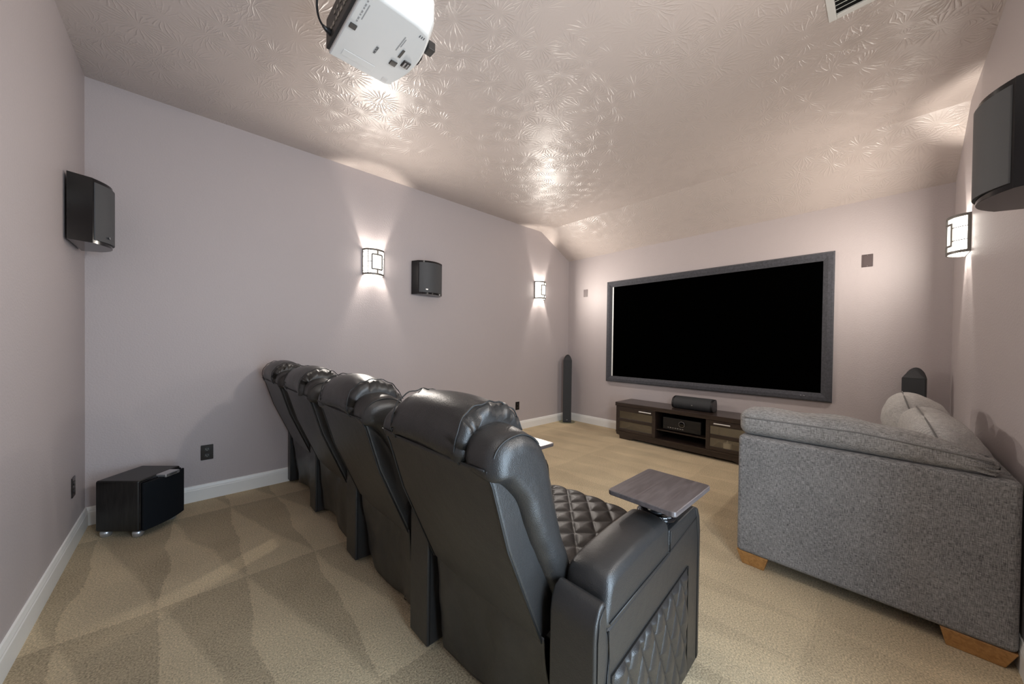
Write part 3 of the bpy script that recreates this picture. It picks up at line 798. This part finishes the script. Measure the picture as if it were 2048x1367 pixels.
# ------------------------------------------------------------------ wall sconces
SW, SH_, SD = .103, .270, .080
def sconce(loc, rz, label):
    t = thing('wall_sconce', label, 'wall lamp', loc, rz, 'lit sconces on the side walls')
    n = 20
    arc = [(.012+SD*(1-(-1+2*k/n)**2)**.62, (-1+2*k/n)*SW) for k in range(n+1)]
    sh = MB()
    inner = [(x*.955-.0, y*.955) for x, y in arc]
    sh.loft([[(x, y, z) for x, y in arc] for z in (.014, SH_-.014)], cap=False, closed=False)
    g = sh.build('glass_shade', 'shade', t, smooth=True)
    g.data.materials.append(M['shade_side'])                           # the bulb's hot centre is brighter than the flanks
    for k, p in enumerate(g.data.polygons): p.material_index = 0 if 4 <= k <= n-5 else 1
    sd = g.modifiers.new('thick', 'SOLIDIFY'); sd.thickness = .003; sd.offset = -1; sd.material_offset = 1
    fr = MB()
    def band(z0, z1, k=1.012, u0=0, u1=n):
        pl = arc[u0:u1+1]; o = [(x*k+.006, y*1.045) for x, y in pl]; i = [(x*.985, y*.985) for x, y in pl]
        for a in range(len(pl)-1):
            vs = [(*i[a], z0), (*o[a], z0), (*o[a+1], z0), (*i[a+1], z0), (*i[a], z1), (*o[a], z1), (*o[a+1], z1), (*i[a+1], z1)]
            fr.add(vs, [(0, 1, 5, 4), (1, 2, 6, 5), (2, 3, 7, 6), (3, 0, 4, 7), (4, 5, 6, 7), (0, 3, 2, 1)])
    def upright(u, z0, z1, w=.0062):
        p = (arc[u][0]+.0045, arc[u][1]*1.035); q = arc[min(u+1, n)]; r_ = arc[max(u-1, 0)]
        tx, ty = q[0]-r_[0], q[1]-r_[1]; l = math.hypot(tx, ty); tx, ty = tx/l*w, ty/l*w
        nx, ny = ty/w*.004, -tx/w*.004
        vs = []
        for z in (z0, z1): vs += [(p[0]-tx-nx, p[1]-ty-ny, z), (p[0]+tx-nx, p[1]+ty-ny, z), (p[0]+tx+nx, p[1]+ty+ny, z), (p[0]-tx+nx, p[1]-ty+ny, z)]
        fr.add(vs, [(0, 1, 5, 4), (1, 2, 6, 5), (2, 3, 7, 6), (3, 0, 4, 7), (4, 5, 6, 7), (0, 3, 2, 1)])
    band(0.004, .022); band(SH_-.022, SH_-.004)
    band(.054, .067, u0=6, u1=16); band(SH_-.067, SH_-.054, u0=6, u1=16)
    upright(6, .058, SH_-.058); upright(16, .058, SH_-.058); upright(3, .012, SH_-.012, .0035)
    upright(11, .012, .060); upright(11, SH_-.060, SH_-.012)
    for u0, u1, z in ((0, 3, .04), (0, 3, .085), (0, 3, .185), (0, 3, .23), (3, 6, .135), (16, 20, .09), (16, 20, .18)): band(z-.0028, z+.0028, u0=u0, u1=u1)
    for s in (-1, 1): fr.box(0.0, .016, s*SW-.006, s*SW+.006, .004, SH_-.004)
    fr.build('metal_frame', 'nickel', t)
    MB().box(0, .004, -SW, SW, .004, SH_-.004).build('back_plate', 'nickel', t)
    bl = MB().lathe([(.010, 0), (.010, .03), (.016, .045), (.019, .06), (.014, .076), (.001, .080)], 20, Matrix.Translation((.038, 0, .075)))
    bl.build('bulb', 'shade', t, smooth=True)
    # lamp light leaving through the open top and bottom of the shade
    for (dz, flip) in ((.040, PI), (SH_-.040, 0)):
        li = bpy.data.lights.new('sconce_light', 'SPOT'); li.energy = BULB; li.shadow_soft_size = .032; li.color = WARM
        li.spot_size = math.radians(120); li.spot_blend = .4
        lo = bpy.data.objects.new('lamp_glow', li); C.objects.link(lo); lo.parent = t; lo.location = (.046, 0, dz); lo.rotation_euler = (flip, 0, 0)
    # glow of the frosted front into the room
    li = bpy.data.lights.new('sconce_front', 'AREA'); li.shape = 'RECTANGLE'; li.size = .135; li.size_y = .072; li.energy = FRONT; li.color = WARM
    lo = bpy.data.objects.new('shade_glow', li); C.objects.link(lo); lo.parent = t; lo.location = (.012+SD+.018, .006, SH_/2); lo.rotation_euler = (0, -PI/2, 0)
    return t
BULB, FRONT, WARM = 42, 12.8, (1, .92, .83)
sconce((1.395, YL, 1.932), -PI/2, 'lit frosted glass sconce on the left wall, left of the surround speaker')
sconce((3.935, YL, 1.938), -PI/2, 'lit sconce on the left wall nearest the screen corner')
sconce((3.935, YR, 1.905), PI/2, 'lit sconce on the right wall beside the big surround speaker')
sconce((1.42, YR, 1.905), PI/2, 'added lit sconce on the right wall close to the doorway, out of view')  # unseen fourth sconce, added for its light as a mirror of the left wall

# ------------------------------------------------------------------ outlets and cover plates
def outlet(loc, rz, label, w=.075, h=.117):
    t = thing('wall_outlet', label, 'outlet', loc, rz, 'dark electrical outlets low on the walls')
    p = MB().prism(rect(w, h, .004, 3, 0, 0), 0, .006, 'X'); p.build('cover_plate', 'plate_dark', t, bevel=.0025)
    for z in (-.024, .024):
        r_ = MB().prism(rect(.034, .028, .010, 5, 0, z), .004, .0085, 'X').build('socket', 'black_plastic', t, bevel=.001)
        MB().box(.0084, .0088, -.008, -.0055, z-.002, z+.007).box(.0084, .0088, .0055, .008, z-.002, z+.007).box(.0084, .0088, -.002, .002, z-.010, z-.006).build('slots', 'brass', r_)
    MB().lathe([(.0035, 0), (.003, .002)], 12, Matrix.Translation((.006, 0, 0)) @ Matrix.Rotation(PI/2, 4, 'Y')).build('screw', 'plate_dark', t)
    return t
outlet((.107, YL, .368), -PI/2, 'black outlet on the left wall between subwoofer and recliner row')
outlet((3.498, YL, .352), -PI/2, 'brown outlet on the left wall past the nearest recliner headrest')
outlet((XB, 3.285, .364), 0, 'black outlet on the near left wall beside the subwoofer')
def plate(y, z, m, label):
    t = thing('cover_plate', label, 'wall plate', (XS, y, z), PI, 'small cover plates beside the screen')
    MB().prism(rect(.074, .118, .004, 3), -.002, .006, 'X').build('plate', m, t, bevel=.002)
    MB().prism(rect(.052, .092, .003, 3), .004, .0075, 'X').build('insert', m, t, bevel=.0015)
    for zz in (-.05, .05): MB().lathe([(.003, 0), (.0025, .0015)], 10, Matrix.Translation((.006, 0, zz)) @ Matrix.Rotation(PI/2, 4, 'Y')).build('screw', 'brass', t)
plate(3.279, 2.079, 'plate_mauve', 'small cover plate on the far wall left of the screen')
plate(.117, 2.072, 'plate_brown', 'brown cover plate on the far wall right of the screen')

# ------------------------------------------------------------------ ceiling register
t = thing('ceiling_vent', 'white ceiling air vent at the top edge of the picture', 'vent', (2.334, .076, HC))
v = MB(); R0 = .150
for (x0, x1, y0, y1) in ((-R0, R0, -R0, -R0+.032), (-R0, R0, R0-.032, R0), (-R0, -R0+.032, -R0+.032, R0-.032), (R0-.032, R0, -R0+.032, R0-.032)):
    v.box(x0, x1, y0, y1, -.010, 0)
v.build('frame', 'vent', t, bevel=.004)
MB().box(-R0+.03, R0-.03, -R0+.03, R0-.03, -.002, 0).build('backing', 'void', t)
lv = MB()
for k in range(8):
    x = -R0+.047+k*.030
    lv.box(-.0085, .0085, -R0+.032, R0-.032, -.001, .001, Matrix.Translation((x, 0, -.008)) @ Matrix.Rotation(math.radians(-42), 4, 'Y'))
lv.build('louvres', 'vent', t)

# ------------------------------------------------------------------ projector under the ceiling
PZ = 2.51; pcx, pcy = .590, 1.487
t = thing('projector', 'white projector hanging from the ceiling with its underside showing', 'projector', (pcx, pcy, PZ), math.radians(1.5))
hx, hy, ph = .140, .205, .150
def pring(z, dx, dy, front, side=0):
    lo, hi = -hy+dy-side, hy-dy
    pts = [(-hx+dx, lo+.012), (-hx+dx, hi)]
    pts += [(hx-.02-dx, hi), (hx-.002-dx+front*.2, hi-.018)]
    for k in range(9):
        q = -1+2*k/8; pts.append((hx-dx+front*(1-q*q), (hi-.03)-(hi-lo-.06)*k/8))
    pts += [(hx-.012-dx, lo+.012), (hx-.06-dx, lo), (-hx+.03+dx, lo)]
    return [(x, y, z) for x, y in pts]
pb = MB(); pb.loft([pring(0, .006, .010, .028), pring(.006, .003, .005, .032, .004), pring(.045, 0, .0, .038, .034), pring(ph-.03, 0, 0, .038, .036), pring(ph-.006, .006, .008, .032, .03), pring(ph, .016, .018, .026, .03)])
body = pb.build('housing', 'proj', t, bevel=.004, seg=2, angle=25)
rp = MB().box(-hx-.010, -hx+.004, -hy+.02, hy-.012, .012, ph-.012); rear = rp.build('rear_panel', 'proj_dark', t, bevel=.004)
pt_ = MB()
for k in range(9): pt_.box(-hx-.0125, -hx-.009, -.13+k*.030, -.13+k*.030+(.020 if k % 3 else .012), .045, .060)
for k in range(6): pt_.box(-hx-.0125, -hx-.009, -.10+k*.034, -.10+k*.034+.014, .085, .097)
pt_.build('sockets', 'brass', rear)
u = lambda x0, x1, y0, y1, d=.0025: MB().box(x0, x1, y0, y1, -d, .002)
# underside details (seen from below)
u(.070, .100, .028, .060, .004).build('foot_recess', 'proj_dark', t, bevel=.003)
ff = MB().box(.112, .146, -.012, .032, -.006, .002); ff.build('levelling_foot', 'proj_dark', t, bevel=.004)
fs_ = MB().box(.118, .124, -.004, .024, -.008, -.005).box(.132, .138, -.004, .024, -.008, -.005); fs_.build('foot_lever', 'silver', t)
u(.083, .093, -.055, -.005).build('slot', 'proj_dark', t)
u(.088, .112, .155, .180, .0008).build('sticker', 'label_grey', t)
u(-.125, -.100, -.03, -.005, .004).build('rear_latch', 'proj_dark', t)
cv = MB().box(-.100, .035, .122, .160, -.0012, .001); cv.build('filter_cover', 'proj', t, bevel=.001)
vs_ = MB()
for k in range(3): vs_.box(.100+.009*k, .102+.009*k, -.172, -.160, -.0022, .001)
vs_.build('vent_slits', 'dark_print', t)
rl = MB()
for k in range(7):
    q = -.118+.012*k*1.0
    rl.box(-.112, -.107, -.165+.018*k, -.165+.018*k+(.013 if k % 2 else .009), -.0008, .001)
rl.box(-.100, -.097, -.15, -.07, -.0008, .001)
rl.box(.060, .064, -.12, -.03, -.0008, .001).box(.068, .071, -.11, -.06, -.0008, .001)
rl.build('fine_print_lines', 'grey_print', t)
cu = bpy.data.curves.new('lettering', 'FONT'); cu.body = 'EPSON'; cu.size = .0145; cu.align_x = 'CENTER'; cu.align_y = 'CENTER'; cu.extrude = .0006
tmp = bpy.data.objects.new('tmp', cu); C.objects.link(tmp)
dg = bpy.context.evaluated_depsgraph_get(); me = bpy.data.meshes.new_from_object(tmp.evaluated_get(dg)); bpy.data.objects.remove(tmp)
me.materials.clear()
lt = finish('lettering', me, 'dark_print', t)
# reading direction +y, letter tops towards +x, facing down
lt.matrix_local = Matrix(((0, 1, 0, .000), (1, 0, 0, .030), (0, 0, -1, -.0012), (0, 0, 0, 1)))
# lens, lower front
ln = MB(); ln.lathe([(.052, 0), (.052, .022), (.044, .026), (.038, .012), (.001, .010)], 32, Matrix.Translation((hx+.026, .0, .082)) @ Matrix.Rotation(PI/2, 4, 'Y')); ln.build('lens', 'gloss_black', t, smooth=True)
ls = MB().box(hx+.020, hx+.052, -.138, -.094, .006, .042); ls.build('lens_shutter', 'proj_dark', t, bevel=.003)
mb_ = MB(); mb_.lathe([(.075, HC-PZ-.012), (.075, HC-PZ-.0)], 28); mb_.lathe([(.019, ph+.012), (.019, HC-PZ-.01)], 20); mb_.box(-.09, .09, -.012, .012, ph, ph+.014).box(-.012, .012, -.12, .12, ph, ph+.014)
mb_.build('ceiling_mount', 'proj_dark', t, bevel=.002)
# power lead from the plug at the rear corner up to the ceiling
cw = [(-hx-.006, .135, .040), (-hx-.030, .128, .038), (-hx-.050, .110, .040)]
lead = thing('power_cord', 'black power cord looping from the projector corner to the ceiling', 'cord', (pcx, pcy, PZ))
pl = spline([(-.150, .130, .045), (-.178, .118, .040), (-.205, .098, .050), (-.222, .060, .075), (-.220, .020, .115), (-.185, -.030, .180), (-.150, -.06, .27), (-.150, -.06, .40), (-.150, -.06, HC-PZ-.002)], 60, False)
MB().tube(pl, .0042, 8).build('cable', 'black_plastic', lead, smooth=True)
MB().tube([(-.146, .132, .046), (-.160, .127, .043), (-.172, .121, .041), (-.186, .113, .041)], [.014, .013, .009, .006], 12).build('plug', 'black_plastic', lead, smooth=True)

# ------------------------------------------------------------------ added fill light: an unseen flush lamp that lifts the ambient level
t = thing('fill_lamp', 'added round fill light overhead at the doorway end, out of view', 'fill light', (.22, .42, HC))
MB().lathe([(.200, 0), (.205, -.012), (.198, -.030), (.001, -.030)], 48).build('base_ring', 'nickel', t, smooth=True)
MB().lathe([(.188, -.028), (.185, -.060), (.160, -.085), (.100, -.102), (.001, -.106)], 48).build('fill_dome', 'fill_glow', t, smooth=True)

# ------------------------------------------------------------------ light
def area(name, loc, rot, sx, sy, e, col):
    li = bpy.data.lights.new(name, 'AREA'); li.shape = 'RECTANGLE'; li.size = sx; li.size_y = sy; li.energy = e; li.color = col
    o = bpy.data.objects.new(name, li); C.objects.link(o); o.location = loc; o.rotation_euler = rot
    return o
# daylight entering through the open doorway beside the camera (faces +y)
area('doorway_daylight', ((DX0+DX1)/2, YR-T-.05, DH/2+.05), (math.radians(90), 0, 0), DX1-DX0-.04, DH-.1, 38, (.66, .83, 1))
w = bpy.data.worlds.new('world'); bpy.context.scene.world = w; w.use_nodes = True
w.node_tree.nodes['Background'].inputs['Color'].default_value = (.5, .55, .62, 1); w.node_tree.nodes['Background'].inputs['Strength'].default_value = .3

# ------------------------------------------------------------------ camera
f, yaw, cyp, pitch, roll = 693.23, .82006, 695.434, -.01095, -.01216
cam = bpy.data.cameras.new('camera'); cam.sensor_width = 36; cam.lens = 36*f/2048; cam.shift_y = (cyp-683.5)/2048; cam.clip_start = .02
co = bpy.data.objects.new('camera', cam); C.objects.link(co)
fw = Vector((math.cos(pitch)*math.cos(yaw), math.cos(pitch)*math.sin(yaw), math.sin(pitch)))
rt = Vector((math.sin(yaw), -math.cos(yaw), 0)); up = rt.cross(fw)
r2 = rt*math.cos(roll)-up*math.sin(roll); u2 = rt*math.sin(roll)+up*math.cos(roll)
co.matrix_world = Matrix(((r2.x, u2.x, -fw.x, 0), (r2.y, u2.y, -fw.y, 0), (r2.z, u2.z, -fw.z, EYE), (0, 0, 0, 1)))
sc = bpy.context.scene; sc.camera = co
vs = sc.view_settings; vs.view_transform = 'Standard'; vs.look = 'None'; vs.gamma = 1; vs.use_curve_mapping = False; vs.exposure = .62
